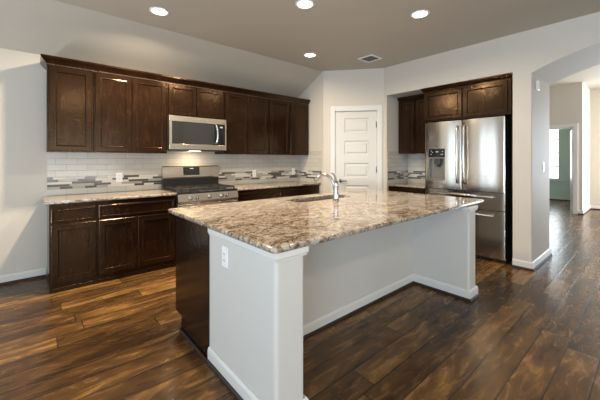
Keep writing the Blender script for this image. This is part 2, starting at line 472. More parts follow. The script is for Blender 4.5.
# hall and far room
m = MB(); m.box(RW + .94, 13.2, -3.7, 4.1, HZ, HZ + .1); struct('ceiling_hall', m, M['ceil'])
m = MB()
DX, Q0, Q1, QT = 10.0, 1.34, 2.15, 2.12
m.box(DX, DX + .13, 1.17, Q0, 0, HZ).box(DX, DX + .13, Q1, 4.0, 0, HZ).box(DX, DX + .13, Q0, Q1, QT, HZ)
m.box(DX + .13, 11.3, 1.17, 1.30, 0, HZ)
struct('wall_hall_end', m, M['wall'])
m = MB(); m.box(11.3, 11.42, -3.7, -1.45, 0, HZ).box(11.3, 11.42, .55, 1.30, 0, HZ).box(11.3, 11.42, -1.45, .55, 0, .25).box(11.3, 11.42, -1.45, .55, 2.55, HZ); struct('wall_hall_far', m, M['wall'])
m = MB(); m.box(RW + .94, 11.3, -3.7, -3.6, 0, .4).box(RW + .94, 8.7, -3.7, -3.6, .4, HZ).box(10.5, 11.3, -3.7, -3.6, .4, HZ).box(8.7, 10.5, -3.7, -3.6, 2.6, HZ)
struct('wall_hall_right', m, M['wall'])
window_frame('window_5', 'y', -3.65, 8.7, 10.5, .4, 2.6, 2, 2)
window_frame('window_6', 'x', 11.36, -1.45, .55, .25, 2.55, 2, 2)  # out of view, added so the hall light comes from farther off
m = MB(); m.box(RW + .94, DX, 3.9, 4.0, 0, HZ); struct('wall_hall_left', m, M['wall'])
m = MB()
m.box(13.0, 13.12, 1.3, 2.055, 0, HZ).box(13.0, 13.12, 3.45, 4.0, 0, HZ).box(13.0, 13.12, 2.055, 3.45, 0, .66).box(13.0, 13.12, 2.055, 3.45, 2.42, HZ)
m.box(DX + .13, 13.0, 3.9, 4.0, 0, HZ).box(11.42, 13.0, 1.2, 1.3, 0, HZ)
struct('wall_far_room', m, M['green'])
wf = window_frame('window_1', 'x', 13.02, 2.055, 3.45, .66, 2.42, 2, 4)
p = MB(); p.box(13.03, 13.04, 2.10, 3.40, .71, 2.37); p.build('window_pane', M['pane'], wf)
p = MB(); p.box(12.94, 12.995, 1.98, 3.5, .60, .645, .005); p.build('window_sill', M['trim'], wf)
m = MB()
m.box(DX - .018, DX - .001, Q0 - .09, Q0 - .002, 0, QT + .09, .004).box(DX - .018, DX - .001, Q1 + .002, Q1 + .09, 0, QT + .09, .004).box(DX - .018, DX - .001, Q0 - .002, Q1 + .002, QT + .002, QT + .09, .004)
m.box(DX, DX + .13, Q0 + .001, Q0 + .02, 0, QT - .001).box(DX, DX + .13, Q1 - .02, Q1 - .001, 0, QT - .001).box(DX, DX + .13, Q0 + .02, Q1 - .02, QT - .02, QT - .001)
struct('trim_2', m, M['trim'], 'white casing around the far hall doorway')
ang = math.radians(11)
HX = Matrix.Translation((DX + .135, Q0 + .035, 0)) @ Matrix.Rotation(ang, 4, 'Z')
m = MB(); m.xf = HX; m.box(0, .72, -.035, 0, .012, QT - .03, .003)
for a, b in ((.2, .95), (1.1, 1.9)):
    for n in (-.036, .001): m.box(.12, .6, n, n + .002, a, b)
d2 = struct('door_2', m, M['doorw'], 'white door standing open into the far room')
for z in (.25, 1.1, 1.9):
    g = MB(); g.tube([(DX + .128, Q0 + .027, z - .05), (DX + .128, Q0 + .027, z + .05)], .008, 8); g.build('hinge', M['bronze'], d2)


# baseboards with dark shoe moulding along their foot
def skirt(name, runs, label=None):
    """runs: (x0, y0, x1, y1, nx, ny) each with its outward normal"""
    m = MB(); s = MB()
    for x0, y0, x1, y1, nx, ny in runs:
        for q, prof in ((m, [(0, .028), (.014, .028), (.014, .084), (.009, .097), (.004, .102), (0, .102)]), (s, [(0, 0), (.024, 0), (.024, .016), (.018, .026), (.0, .0275)])):
            q.sweep(prof, [lambda p, X=x0, Y=y0: (X + nx * (p[0] + .001), Y + ny * (p[0] + .001), p[1]), lambda p, X=x1, Y=y1: (X + nx * (p[0] + .001), Y + ny * (p[0] + .001), p[1])])
    o = struct(name, m, M['trim'], label); s.build('shoe_moulding', M['shoe'], o)
    return o


skirt('baseboard_back', [(-2.8, BW, .104, BW, 0, -1)])
skirt('baseboard_left', [(-2.8, -4, -2.8, 2.0, 1, 0), (-2.8, 4.3, -2.8, BW, 1, 0)])
skirt('baseboard_pantry', [(A.x + dS.x * a, A.y + dS.y * a, A.x + dS.x * b, A.y + dS.y * b, dN.x, dN.y) for a, b in ((0.0, .123), (1.002, PL))])
skirt('baseboard_right', [(RW, J, RW, R0, -1, 0), (RW - .015, J, RW + .955, J, 0, -1), (RW + .94, J, RW + .94, 3.8, 1, 0)], 'white baseboard around the pier of the arch')
skirt('baseboard_hall', [(DX, 1.17, DX, Q0 - .091, -1, 0), (DX, Q1 + .091, DX, 3.9, -1, 0), (DX - .015, 1.17, 11.3, 1.17, 0, -1), (11.3, -3.6, 11.3, 1.17, -1, 0)])
skirt('baseboard_far_room', [(13.0, 1.3, 13.0, 3.9, -1, 0)])

# =================================================================== STOVE WALL
UF = 4.21                       # face of the wall cabinet boxes
UB, UT = 1.412, 2.345            # bottom and top


def Pback(y): return lambda u, v, n: (u, y - n, v)


def Pside(x): return lambda u, v, n: (x - n, u, v)


G1 = 'wall cabinets on the stove wall'
for x0, x1, z0, doors, lab in (
    (.102, .511, UB, [(.122, .497)], 'single-door dark wood wall cabinet at the far left end of the row'),
    (.513, 1.323, UB, [(.529, .900), (.911, 1.309)], 'wide two-door dark wood wall cabinet just left of the microwave'),
    (1.325, 2.143, 1.915, [(1.340, 1.712), (1.722, 2.127)], 'short two-door dark wood cabinet directly above the microwave'),
    (2.145, 2.938, UB, [(2.160, 2.536), (2.546, 2.924)], 'tall two-door dark wood wall cabinet just right of the microwave'),
    (2.940, 3.388, UB, [(2.958, 3.376)], 'narrow single-door dark wood wall cabinet, second from the right end of the row'),
    (3.390, 3.842, UB, [(3.406, 3.828)], 'narrow single-door dark wood wall cabinet at the right end, next to the side wall')):
    t = thing('wall_cabinet', lab, 'cabinet', ((x0 + x1) / 2, BW - .16, z0), G1)
    c = MB(); c.box(x0, x1, UF, BW - .002, z0, UT, .002); c.build('carcass', M['wood'], t)
    for a, b in doors:
        d = MB(); d.panel(Pback(UF - .001), a, b, z0 + .012, UT - .018, .058 if z0 < 1.8 else .05); d.build('door', M['wood'], t)
# crown moulding along their top
prof = [(0, 0), (.006, 0), (.012, .012), (.030, .030), (.044, .050), (.052, .060), (.052, .078), (0, .078)]
m = MB()
x0, x1, yb = .102, 3.843, UF
st = [lambda p: (x0 - p[0], BW - .004, UT + .001 + p[1]), lambda p: (x0 - p[0], yb - p[0], UT + .001 + p[1]),
      lambda p: (x1 + .0, yb - p[0], UT + .001 + p[1])]
m.sweep(prof, st)
tag(m.build('crown_moulding', M['wood']), 'long dark wood crown moulding on top of the row of wall cabinets', 'moulding')

BF = 3.93
CT0, CT1 = .884, .914
G2 = 'base cabinets on the stove wall'
for x0, x1, drawers, doors, lab in (
    (.112, .509, [(.126, .497)], [(.126, .497)], 'dark wood base cabinet with one drawer and one door at the left end'),
    (.511, 1.336, [(.527, 1.322)], [(.527, .896), (.908, 1.322)], 'wide dark wood base cabinet with two doors left of the gas range'),
    (2.184, 3.004, [(2.200, 2.990)], [(2.200, 2.588), (2.600, 2.990)], 'dark wood base cabinet just right of the gas range'),
    (3.006, 3.842, [(3.022, 3.826)], [(3.022, 3.418), (3.430, 3.826)], 'dark wood base cabinet in the corner by the pantry door')):
    t = thing('base_cabinet', lab, 'cabinet', ((x0 + x1) / 2, BW - .3, 0), G2)
    c = MB(); c.box(x0, x1, BF, BW - .002, 0.001, CT0 - .001, .002); c.build('carcass', M['wood'], t)
    c = MB(); c.box(x0, x1, BF - .014, BF - .0005, 0.001, .045, .004); c.build('toe_board', M['wood'], t)
    for a, b in drawers:
        d = MB(); d.panel(Pback(BF - .001), a, b, .698, .838, .022, .02, .006, .008); d.build('drawer', M['wood'], t)
    for a, b in doors:
        d = MB(); d.panel(Pback(BF - .001), a, b, .085, .676, .058); d.build('door', M['wood'], t)

m = MB(); slab(m, [(.072, 3.898), (1.338, 3.898), (1.338, BW - .012), (.072, BW - .012)], CT0, CT1)
tag(m.build('countertop', M['granite']), 'speckled granite countertop left of the gas range', 'countertop', 'stove wall countertops')
m = MB(); slab(m, [(2.182, 3.898), (3.846, 3.898), (3.846, BW - .012), (2.182, BW - .012)], CT0, CT1)
tag(m.build('countertop', M['granite']), 'speckled granite countertop right of the gas range', 'countertop', 'stove wall countertops')


# backsplash: subway tile with a mosaic band of thin staggered bars
def mosaic(mb, u0, u1, P, z0=.985, z1=1.125):
    rows = 5; h = (z1 - z0) / rows
    for r in range(rows):
        u = u0 - random.uniform(0, .2); last = None
        while u < u1:
            L = random.choice((.12, .18, .24, .30)); mi = random.choice([k for k in (0, 0, 0, 1, 1, 2) if k != last]); last = mi
            a, b = max(u, u0), min(u + L - .002, u1); u += L
            if mi == 3 or b - a < .01: continue
            za, zb = z0 + r * h + .001, z0 + (r + 1) * h - .001
            q = [P(a, za, 0), P(b, za, 0), P(b, zb, 0), P(a, zb, 0)]; q2 = [P(a + .001, za + .001, .002), P(b - .001, za + .001, .002), P(b - .001, zb - .001, .002), P(a + .001, zb - .001, .002)]
            V = [mb.bm.verts.new(p) for p in q]; W = [mb.bm.verts.new(p) for p in q2]
            for k in range(4): mb.bm.faces.new([V[k], V[(k + 1) % 4], W[(k + 1) % 4], W[k]]).material_index = mi
            mb.bm.faces.new(W).material_index = mi; mb.bm.faces.new(V[::-1]).material_index = mi


GM = [M['gdark'], M['gmid'], M['glight']]
t = thing('backsplash', 'white subway tile backsplash with dark mosaic band behind the gas range', 'backsplash', (1.97, BW, CT1))
m = MB(); m.box(.112, SW - .011, BW - .010, BW - .001, CT1 + .001, UB - .001); m.box(1.326, 2.142, BW - .010, BW - .001, UB - .001, 1.4535); m.build('subway_tile', M['tile'], t)
m = MB(); mosaic(m, .112, SW - .014, Pback(BW - .0102)); m.build('mosaic_band', GM, t)
t = thing('backsplash', 'short white subway tile backsplash on the side wall by the pantry door', 'backsplash', (SW, 4.2, CT1))
m = MB(); m.box(SW - .010, SW - .001, 3.87, BW - .002, CT1 + .001, 1.485); m.build('subway_tile', M['tile'], t)
m = MB(); mosaic(m, 3.872, BW - .015, Pside(SW - .0102)); m.build('mosaic_band', GM, t)


def outlet(P, u, v, lab, parts=True, sw=False, g=None):
    o = P(u, v, 0); t = thing('light_switch' if sw else 'wall_outlet', lab, 'switch' if sw else 'outlet', o, g)
    m = MB(); pts = [(-.037, -.062), (.037, -.062), (.037, .062), (-.037, .062)]
    def ring(i, n): return [P(u + a * i, v + b * i, n) for a, b in pts]
    V = [[m.bm.verts.new(p) for p in ring(*q)] for q in ((1, .0005), (1, .003), (.92, .006))]
    for a, b in zip(V, V[1:]):
        for k in range(4): m.bm.faces.new([a[k], a[(k + 1) % 4], b[(k + 1) % 4], b[k]])
    m.bm.faces.new(V[0]); m.bm.faces.new(V[-1]); m.build('cover_plate', M['plate'], t)
    def patch(mb, ua, ub, va, vb, n0, n1):
        A_ = [mb.bm.verts.new(P(u + a, v + b, n0)) for a, b in ((ua, va), (ub, va), (ub, vb), (ua, vb))]
        B_ = [mb.bm.verts.new(P(u + a, v + b, n1)) for a, b in ((ua, va), (ub, va), (ub, vb), (ua, vb))]
        for k in range(4): mb.bm.faces.new([A_[k], A_[(k + 1) % 4], B_[(k + 1) % 4], B_[k]])
        mb.bm.faces.new(A_); mb.bm.faces.new(B_)
    if sw:
        m = MB(); patch(m, -.017, .017, -.034, .034, .006, .009); m.build('rocker', M['plate'], t)
    else:
        for dz in (-.02, .02):
            m = MB(); patch(m, -.016, .016, dz - .015, dz + .015, .006, .008); r = m.build('receptacle', M['plate'], t)
            m = MB(); patch(m, -.008, -.005, dz - .005, dz + .007, .0078, .0084); patch(m, .005, .008, dz - .005, dz + .007, .0078, .0084); m.build('slots', M['slot'], r)
    return t


PB = Pback(BW - .0125)
outlet(PB, .83, 1.10, 'white outlet on the backsplash left of the gas range', g='wall outlets')
outlet(PB, 2.87, 1.09, 'white outlet on the backsplash right of the gas range', g='wall outlets')
outlet(PB, 3.74, 1.10, 'white outlet on the backsplash at the corner by the side wall', g='wall outlets')

# ------------------------------------------------------------------ gas range
RX0, RX1, RF = 1.344, 2.176, 3.90
t = thing('gas_range', 'stainless steel gas range with black cooktop and backguard', 'stove', (1.76, 4.2, 0))
m = MB(); m.box(RX0, RX1, RF, BW - .014, .10, .895, .003).box(RX0 + .04, RX1 - .04, RF + .05, BW - .05, .001, .10); m.build('body', M['enamel'], t)
m = MB(); m.box(RX0, RX1, RF - .035, RF - .001, .26, .765, .006); d = m.build('oven_door', M['rsteel'], t)
m = MB(); m.box(RX0 + .12, RX1 - .12, RF - .037, RF - .0335, .36, .66, .001); m.build('oven_window', M['black'], d)
m = MB(); m.tube([(RX0 + .05, RF - .085, .725), (RX1 - .05, RF - .085, .725)], .013, 12)
for x in (RX0 + .07, RX1 - .07): m.tube([(x, RF - .036, .725), (x, RF - .085, .725)], .010, 10)
m.build('oven_handle', M['steel_h'], d)
m = MB(); m.box(RX0, RX1, RF - .032, RF - .001, .105, .25, .005); m.build('storage_drawer', M['rsteel'], t)
m = MB(); m.prism([(RF - .001, .775), (RF - .04, .775), (RF - .048, .80), (RF - .030, .893), (RF - .001, .893)], RX0, RX1, 'x'); cp = m.build('control_panel', M['rsteel'], t)
for x in (1.50, 1.585, 1.757, 1.93, 2.005):
    k = MB(); k.lathe([(.026, -.004), (.026, .006), (.021, .010), (.019, .034), (.016, .038)], (x, RF - .040, .842), (0, -1, .19), 18); k.box(x - .004, x + .004, RF - .086, RF - .074, .83, .866, .001)
    k.build('knob', M['chrome'], cp)
m = MB(); m.box(RX0 - .001, RX1 + .001, RF - .030, 4.455, .8955, .922, .004); m.build('cooktop', M['enamel'], t)
for gx0, gx1 in ((RX0 + .03, 1.607), (1.612, 1.908), (1.913, RX1 - .03)):
    g = MB(); y0, y1, z, r = RF + .01, 4.42, .951, .0075
    for x in (gx0, gx1): g.box(x - r, x + r, y0, y1, z - r, z + r, .002)
    for y in (y0, (y0 + y1) / 2, y1): g.box(gx0 + r, gx1 - r, y - r, y + r, z - r, z + r, .002)
    xm = (gx0 + gx1) / 2; g.box(xm - r, xm + r, y0 + r, y1 - r, z - r, z + r, .002)
    for x in (gx0, gx1):
        for y in (y0 + .012, y1 - .012): g.box(x - .007, x + .007, y - .007, y + .007, .9225, z - r)
    g.build('grate', M['iron'], t)
    for y in ((y0 + (y1 - y0) * .25, y0 + (y1 - y0) * .75) if abs(xm - 1.76) > .1 else ((y0 + y1) / 2,)):
        b = MB(); b.lathe([(.045, .9225), (.045, .930), (.032, .932), (.032, .940), (.025, .9425)], (xm, y, 0)); b.build('burner', M['iron'], t)
m = MB(); m.box(RX0, RX1, 4.462, BW - .016, .8955, 1.06, .003); m.build('rear_panel', M['enamel'], t)
m = MB(); m.prism([(4.452, 1.062), (4.444, 1.08), (4.462, 1.225), (4.475, 1.236), (BW - .016, 1.236), (BW - .016, 1.062)], RX0 - .002, RX1 + .002, 'x'); bgd = m.build('backguard', M['rsteel'], t)
m = MB(); m.prism([(4.4475, 1.105), (4.4435, 1.105), (4.4575, 1.220), (4.4615, 1.220)], 1.625, 1.865, 'x'); dp = m.build('display_panel', M['black'], bgd)
m = MB()
m.box(1.72, 1.775, 4.453, 4.4555, 1.192, 1.206); m.build('clock_readout', M['ledw'], dp)

# ------------------------------------------------------------------ microwave
t = thing('microwave_oven', 'stainless over-the-range microwave with dark window', 'microwave', (1.74, 4.3, 1.455))
MX0, MX1, MF = 1.328, 2.140, 4.165
m = MB(); m.box(MX0, MX1, MF, BW - .002, 1.455, 1.912, .004); m.build('body', M['dgrey'], t)
# stainless door with a window hole
m = MB(); y0, y1 = MF - .03, MF - .001
m.box(MX0, MX1, y0, y1, 1.835, 1.911, .004).box(MX0, MX1, y0, y1, 1.462, 1.538, .004).box(MX0, MX0 + .034, y0, y1, 1.537, 1.836).box(MX1 - .022, MX1, y0, y1, 1.537, 1.836)
dr = m.build('door', M['rsteel'], t)
m = MB(); m.box(MX0 + .0345, 1.955, y0 + .003, y1 - .001, 1.5385, 1.8345, .002); m.build('window', M['mwglass'], dr)
m = MB(); m.box(1.739, 1.753, y0 - .0025, y0 - .0002, 1.868, 1.878, .001); m.build('badge', M['chrome'], dr)
m = MB(); m.box(1.956, MX1 - .0225, y0 + .003, y1 - .001, 1.5385, 1.8345, .002); cp = m.build('control_panel', M['black'], t)
m = MB(); m.box(2.04, 2.08, y0 + .001, y0 + .0029, 1.785, 1.805)
m.build('clock_readout', M['ledw'], cp)
m = MB(); pth = [(1.965, y0 - .002, 1.555)] + [(1.965 + .012 * math.sin(PI * i / 10), y0 - .045 - .012 * math.sin(PI * i / 10), 1.562 + .25 * i / 10) for i in range(11)] + [(1.965, y0 - .002, 1.82)]
m.tube(pth, .0135, 12); m.build('handle', M['steel_h'], dr)
m = MB(); m.box(MX0 + .05, MX1 - .05, MF + .03, MF + .28, 1.450, 1.4545); m.build('vent_grille', M['dgrey'], t)
m = MB(); m.box(1.66, 1.82, 4.30, 4.36, 1.4475, 1.4497); m.build('cooktop_lamp', M['lens'], t)
l = bpy.data.lights.new('cooktop_glow', 'AREA'); l.shape = 'RECTANGLE'; l.size = .16; l.size_y = .06; l.energy = 1.9; l.color = (1.0, .78, .5)
o = bpy.data.objects.new('cooktop_glow', l); COL.objects.link(o); o.parent = t; o.location = (0, .03, -.011)

# =================================================================== ISLAND
IX0, IX1 = .875, 3.255
t = thing('kitchen_island', 'long kitchen island with pale half walls and dark wood cabinet end', 'island', (2.06, 1.85, 0))
WY0, NY, CY0, CY1 = 1.19, 1.72, 1.925, 2.54
m = MB()
# half wall in plan: two wings joined by the knee-space wall, outer corners rounded
r = .022
pl = arc((IX0 + r, WY0 + r), r, PI, 1.5 * PI, 5) + arc((1.061 - r, WY0 + r), r, 1.5 * PI, 2 * PI, 5) + [(1.061, NY), (3.09, NY)] + arc((3.09 + r, WY0 - .04 + r), r, PI, 1.5 * PI, 5) + arc((IX1 - r, WY0 - .04 + r), r, 1.5 * PI, 2 * PI, 5) + [(IX1, CY0), (IX0, CY0)]
m.prism(pl, 0.001, CT0 - .001); hw = m.build('half_wall', M['pony'], t)
for f in hw.data.polygons: f.use_smooth = False
m = MB()
m.box(IX0 + .004, IX1 - .004, CY0 + .001, CY1, .105, .125, .001).box(IX0 + .02, IX1 - .02, CY0 + .001, CY1 - .125, .001, .105).box(IX0 + .022, IX1 - .022, CY0 + .001, CY0 + .02, .125, CT0 - .001)
m.box(IX0 + .004, IX0 + .022, CY0 + .001, CY1, .125, CT0 - .001).box(IX1 - .022, IX1 - .004, CY0 + .001, CY1, .125, CT0 - .001).box(IX0 + .022, IX1 - .022, CY1 - .02, CY1, .125, CT0 - .001)
cab = m.build('cabinet_body', M['wood'], t)
e = MB(); e.prism([(CY0 + .001, .001), (CY1 - .12, .001), (CY1 - .12, .115), (CY1 + .002, .115), (CY1 + .002, CT0 - .001), (CY0 + .001, CT0 - .001)], IX0 - .008, IX0 + .003, 'x'); e.build('end_panel', M['wood'], t)
e = MB(); e.box(IX0 - .026, IX0 - .009, CY0 + .001, CY1 - .12, .001, .022, .006); e.build('shoe_moulding', M['shoe'], t)
PF = lambda u, v, n: (u, CY1 + .001 + n, v)
xs = [.90, 1.49, 2.08, 2.67, 3.235]
for i in range(4):
    a, b = xs[i] + .006, xs[i + 1] - .006
    d = MB(); d.panel(PF, a, b, .12, .68, .055); d.build('door', M['wood'], t)
    d = MB(); d.panel(PF, a, b, .70, .85, .022, .02, .006, .008); d.build('drawer', M['wood'], t)
# cap moulding under the stone, around each wing
def cap(runs):
    m = MB(); prof = [(-.002, 0), (.006, 0), (.008, .010), (.014, .016), (.014, .046), (-.002, .046)]
    z = CT0 - .047
    for pts in runs:
        st = [lambda p, x=x, y=y, nx=nx, ny=ny: (x + nx * p[0], y + ny * p[0], z + p[1]) for x, y, nx, ny in pts]
        m.sweep(prof, st)
    return m
c_ = cap([[(IX0, CY0 - .002, -1, 0), (IX0, WY0, -1, -1), (1.061, WY0, 1, -1), (1.061, WY0 + .05, 1, 0)]]); c_.build('cap_moulding', M['trim'], t)
c_ = cap([[(3.09, WY0 + .02, -1, 0), (3.09, WY0 - .04, -1, -1), (IX1, WY0 - .04, 1, -1), (IX1, CY0, 1, 0)]]); c_.build('cap_moulding', M['trim'], t)
# skirting round the half walls, mitred
pf1 = [(.001, .028), (.015, .028), (.015, .084), (.010, .097), (.005, .102), (.001, .102)]; pf2 = [(.001, .001), (.026, .001), (.025, .016), (.018, .026), (.001, .0275)]
path = [(IX0, CY0 - .002, -1, 0), (IX0, WY0, -1, -1), (1.061, WY0, 1, -1), (1.061, NY, 1, -1), (3.09, NY, -1, -1), (3.09, WY0 - .04, -1, -1), (IX1, WY0 - .04, 1, -1), (IX1, CY0, 1, 0)]
st = [lambda p, x=x, y=y, nx=nx, ny=ny: (x + nx * p[0], y + ny * p[0], p[1]) for x, y, nx, ny in path]
m = MB(); m.sweep(pf1, st); sk = m.build('skirting', M['trim'], t)
m = MB(); m.sweep(pf2, st); m.build('shoe_moulding', M['shoe'], t)
outlet(lambda u, v, n: (IX0 - n, u, v), 1.705, .74, 'white outlet on the outer side of the island half wall', g='wall outlets')

hole = rrect(1.93, 2.72, 2.235, 2.495, .06, 4)
m = MB(); slab(m, rrect(.845, 3.56, 1.165, 2.695, [.03, .05, .03, .03], 5), CT0, CT1 + .001, .011, hole)
tag(m.build('countertop', M['granite']), 'large polished brown granite countertop on the island', 'countertop')

# undermount sink: two bowls in one basin
t = thing('kitchen_sink', 'undermount stainless sink in the island countertop', 'sink', (2.325, 2.41, .68))
m = MB()
o0 = rrect(1.935, 2.715, 2.240, 2.490, .06, 4); o1 = rrect(1.945, 2.705, 2.250, 2.480, .06, 4); rings = []
for o, z in ((rrect(1.905, 2.745, 2.215, 2.515, .07, 4), .8825), (o0, .8825), (o1, .72), (rrect(1.985, 2.665, 2.29, 2.44, .05, 4), .69)):
    rings.append([m.bm.verts.new((*p, z)) for p in o])
for a, b in zip(rings, rings[1:]):
    for k in range(len(a)): m.bm.faces.new([a[k], a[(k + 1) % len(a)], b[(k + 1) % len(a)], b[k]])
m.bm.faces.new(rings[-1]); m.box(2.315, 2.335, 2.252, 2.478, .70, .85, .006); m.build('basin', M['sinksteel'], t)
for x in (2.14, 2.51):
    m = MB(); m.lathe([(.042, .691), (.042, .694), (.030, .694), (.026, .692)], (x, 2.365, 0)); m.build('drain', M['chrome'], t)

# faucet
t = thing('kitchen_faucet', 'chrome gooseneck faucet standing at the island sink', 'faucet', (2.295, 2.105, CT1 + .001))
fx, fy, fz = 2.295, 2.105, CT1 + .0015
m = MB(); m.lathe([(.034, 0), (.034, .006), (.028, .012), (.026, .03), (.024, .10), (.026, .15), (.027, .175), (.020, .195), (.008, .203)], (fx, fy, fz)); m.build('body', M['chrome'], t)
dv = Vector((-.25, .42, 0)).normalized()
pts = []
for s_, z in ((.0, .055), (.010, .10), (.018, .145), (.032, .19), (.058, .232), (.095, .255), (.135, .256), (.17, .24), (.20, .213), (.215, .195)):
    pts.append((fx + dv.x * s_, fy + dv.y * s_, fz + z))
m = MB(); m.tube(pts, [.014, .0145, .0145, .0145, .0145, .0145, .0145, .016, .0185, .0185], 14); m.build('spout', M['chrome'], t)
dl = Vector((-.6, -.1, 0)).normalized()
m = MB(); m.tube([(fx, fy, fz + .196), (fx - .004, fy, fz + .215), (fx + dl.x * .022, fy + dl.y * .022, fz + .245), (fx + dl.x * .055, fy + dl.y * .055, fz + .272), (fx + dl.x * .078, fy + dl.y * .078, fz + .280)], [.014, .012, .009, .008, .007], 10); m.build('lever_handle', M['chrome'], t)

# =================================================================== FRIDGE RECESS
SX = 4.855
t = thing('wall_cabinet', 'dark wood wall cabinet set back in the recess left of the refrigerator', 'cabinet', (5.0, 2.63, 1.43))
m = MB(); m.box(SX, RB - .002, 2.335, R1 - .002, 1.43, 2.345, .002); m.build('carcass', M['wood'], t)
for a, b in ((2.36, 2.645), (2.657, 2.958)):
    d = MB(); d.panel(Pside(SX - .001), a, b, 1.442, 2.327, .055); d.build('door', M['wood'], t)
m = MB(); m.sweep([(p[0] * .8, p[1] * .75) for p in prof], [lambda p: (SX - p[0], 2.335, 2.346 + p[1]), lambda p: (SX - p[0], R1 - .003, 2.346 + p[1])]); m.build('crown', M['wood'], t)
t = thing('wall_cabinet', 'wide dark wood two-door cabinet above the refrigerator', 'cabinet', (4.8, 1.75, 1.9))
FX = RW + .012
m = MB(); m.box(FX, RB - .002, 1.188, 2.330, 1.898, 2.350, .002); m.build('carcass', M['wood'], t)
for a, b in ((1.225, 1.752), (1.772, 2.302)):
    d = MB(); d.panel(Pside(FX - .001), a, b, 1.914, 2.325, .055); d.build('door', M['wood'], t)
m = MB(); m.sweep([(p[0] * .7, p[1] * .75) for p in prof], [lambda p: (FX - p[0], 1.175, 2.351 + p[1]), lambda p: (FX - p[0], 2.330 + p[0], 2.351 + p[1]), lambda p: (SX - .06, 2.330 + p[0], 2.351 + p[1])]); m.build('crown', M['wood'], t)
m = MB(); m.box(RW + .03, RB - .002, 1.172, 1.187, .001, 2.348, .001)
tag(m.build('refrigerator_side_panel', M['wood']), 'tall dark wood side panel between refrigerator and white pier', 'panel')
m = MB(); m.box(RW + .06, RB - .002, 2.316, 2.332, .001, 1.896, .001)
tag(m.build('refrigerator_side_panel', M['wood']), 'tall dark wood side panel between refrigerator and recess counter', 'panel')
t = thing('base_cabinet', 'small dark wood base cabinet in the recess left of the refrigerator', 'cabinet', (4.86, 2.65, 0))
m = MB(); m.box(4.545, RB - .002, 2.335, R1 - .002, .001, CT0 - .001, .002); m.build('carcass', M['wood'], t)
d = MB(); d.panel(Pside(4.544), 2.352, 2.957, .698, .838, .022, .02, .006, .008); d.build('drawer', M['wood'], t)
for a, b in ((2.352, 2.649), (2.66, 2.957)):
    d = MB(); d.panel(Pside(4.544), a, b, .085, .676, .055); d.build('door', M['wood'], t)
m = MB(); slab(m, [(4.512, 2.334), (RB - .012, 2.334), (RB - .012, R1 - .012), (4.512, R1 - .012)], CT0, CT1)
tag(m.build('countertop', M['granite']), 'small granite countertop in the recess left of the refrigerator', 'countertop')
t = thing('backsplash', 'subway tile backsplash lining the corner of the refrigerator recess', 'backsplash', (RB, 2.65, CT1))
m = MB(); m.box(RB - .010, RB - .001, 2.334, R1 - .001, CT1 + .001, 1.429).box(RW + .012, RB - .011, R1 - .010, R1 - .001, CT1 + .001, 1.455); m.box(RW + .012, SX - .03, R1 - .010, R1 - .001, 1.455, 1.47); m.build('subway_tile', M['tile'], t)
m = MB(); mosaic(m, 2.336, R1 - .012, Pside(RB - .0102)); mosaic(m, RW + .014, RB - .014, Pback(R1 - .0102)); m.build('mosaic_band', GM, t)

# ------------------------------------------------------------------ refrigerator
t = thing('refrigerator', 'stainless French door refrigerator with ice dispenser', 'refrigerator', (4.8, 1.77, 0))
F0, F1, FS = 1.250, 2.298, 1.775
m = MB(); m.box(4.565, 5.13, F0 + .006, F1 - .006, .02, 1.865, .004).box(4.60, 5.1, F0 + .04, F1 - .04, .001, .02); m.build('body', M['dgrey'], t)


def front(mb, y0, y1, z0, z1, xf, xb, bul, holes=None, n=18, e=.008):
    """gently bowed stainless front; holes are (y0, y1, z0, z1) cut from it"""
    ysx = sorted(set([y0 + (y1 - y0) * i / n for i in range(n + 1)] + ([holes[0], holes[1]] if holes else []))); zsx = [z0, z1] if not holes else [z0, holes[2], holes[3], z1]
    def X(y):
        q = (y - y0) / (y1 - y0); b_ = bul * (1 - (2 * q - 1) ** 2)
        ed = min(y - y0, y1 - y); rr = e - math.sqrt(max(0, e * e - max(0, e - ed) ** 2))
        return xf - b_ + rr
    ysx = sorted(set(ysx + [y0 + e * .15, y0 + e * .4, y0 + e, y1 - e, y1 - e * .4, y1 - e * .15]))
    G = [[mb.bm.verts.new((X(y), y, z)) for z in zsx] for y in ysx]
    Bk = [[mb.bm.verts.new((xb, y, z)) for z in zsx] for y in ysx]
    E_ = [[mb.bm.verts.new((X(y), y, z)) for z in zsx] for y in ysx]      # unshared rim, so the front keeps its own normals
    for i in range(len(ysx) - 1):
        for j in range(len(zsx) - 1):
            if holes and ysx[i] >= holes[0] - 1e-6 and ysx[i + 1] <= holes[1] + 1e-6 and j == 1: continue
            f = mb.bm.faces.new([G[i][j], G[i][j + 1], G[i + 1][j + 1], G[i + 1][j]]); f.smooth = True
        a, b = 0, len(zsx) - 1
        mb.bm.faces.new([E_[i][a], E_[i + 1][a], Bk[i + 1][a], Bk[i][a]]); mb.bm.faces.new([E_[i][b], E_[i + 1][b], Bk[i + 1][b], Bk[i][b]])
    for i in (0, len(ysx) - 1):
        for j in range(len(zsx) - 1): mb.bm.faces.new([E_[i][j], E_[i][j + 1], Bk[i][j + 1], Bk[i][j]])


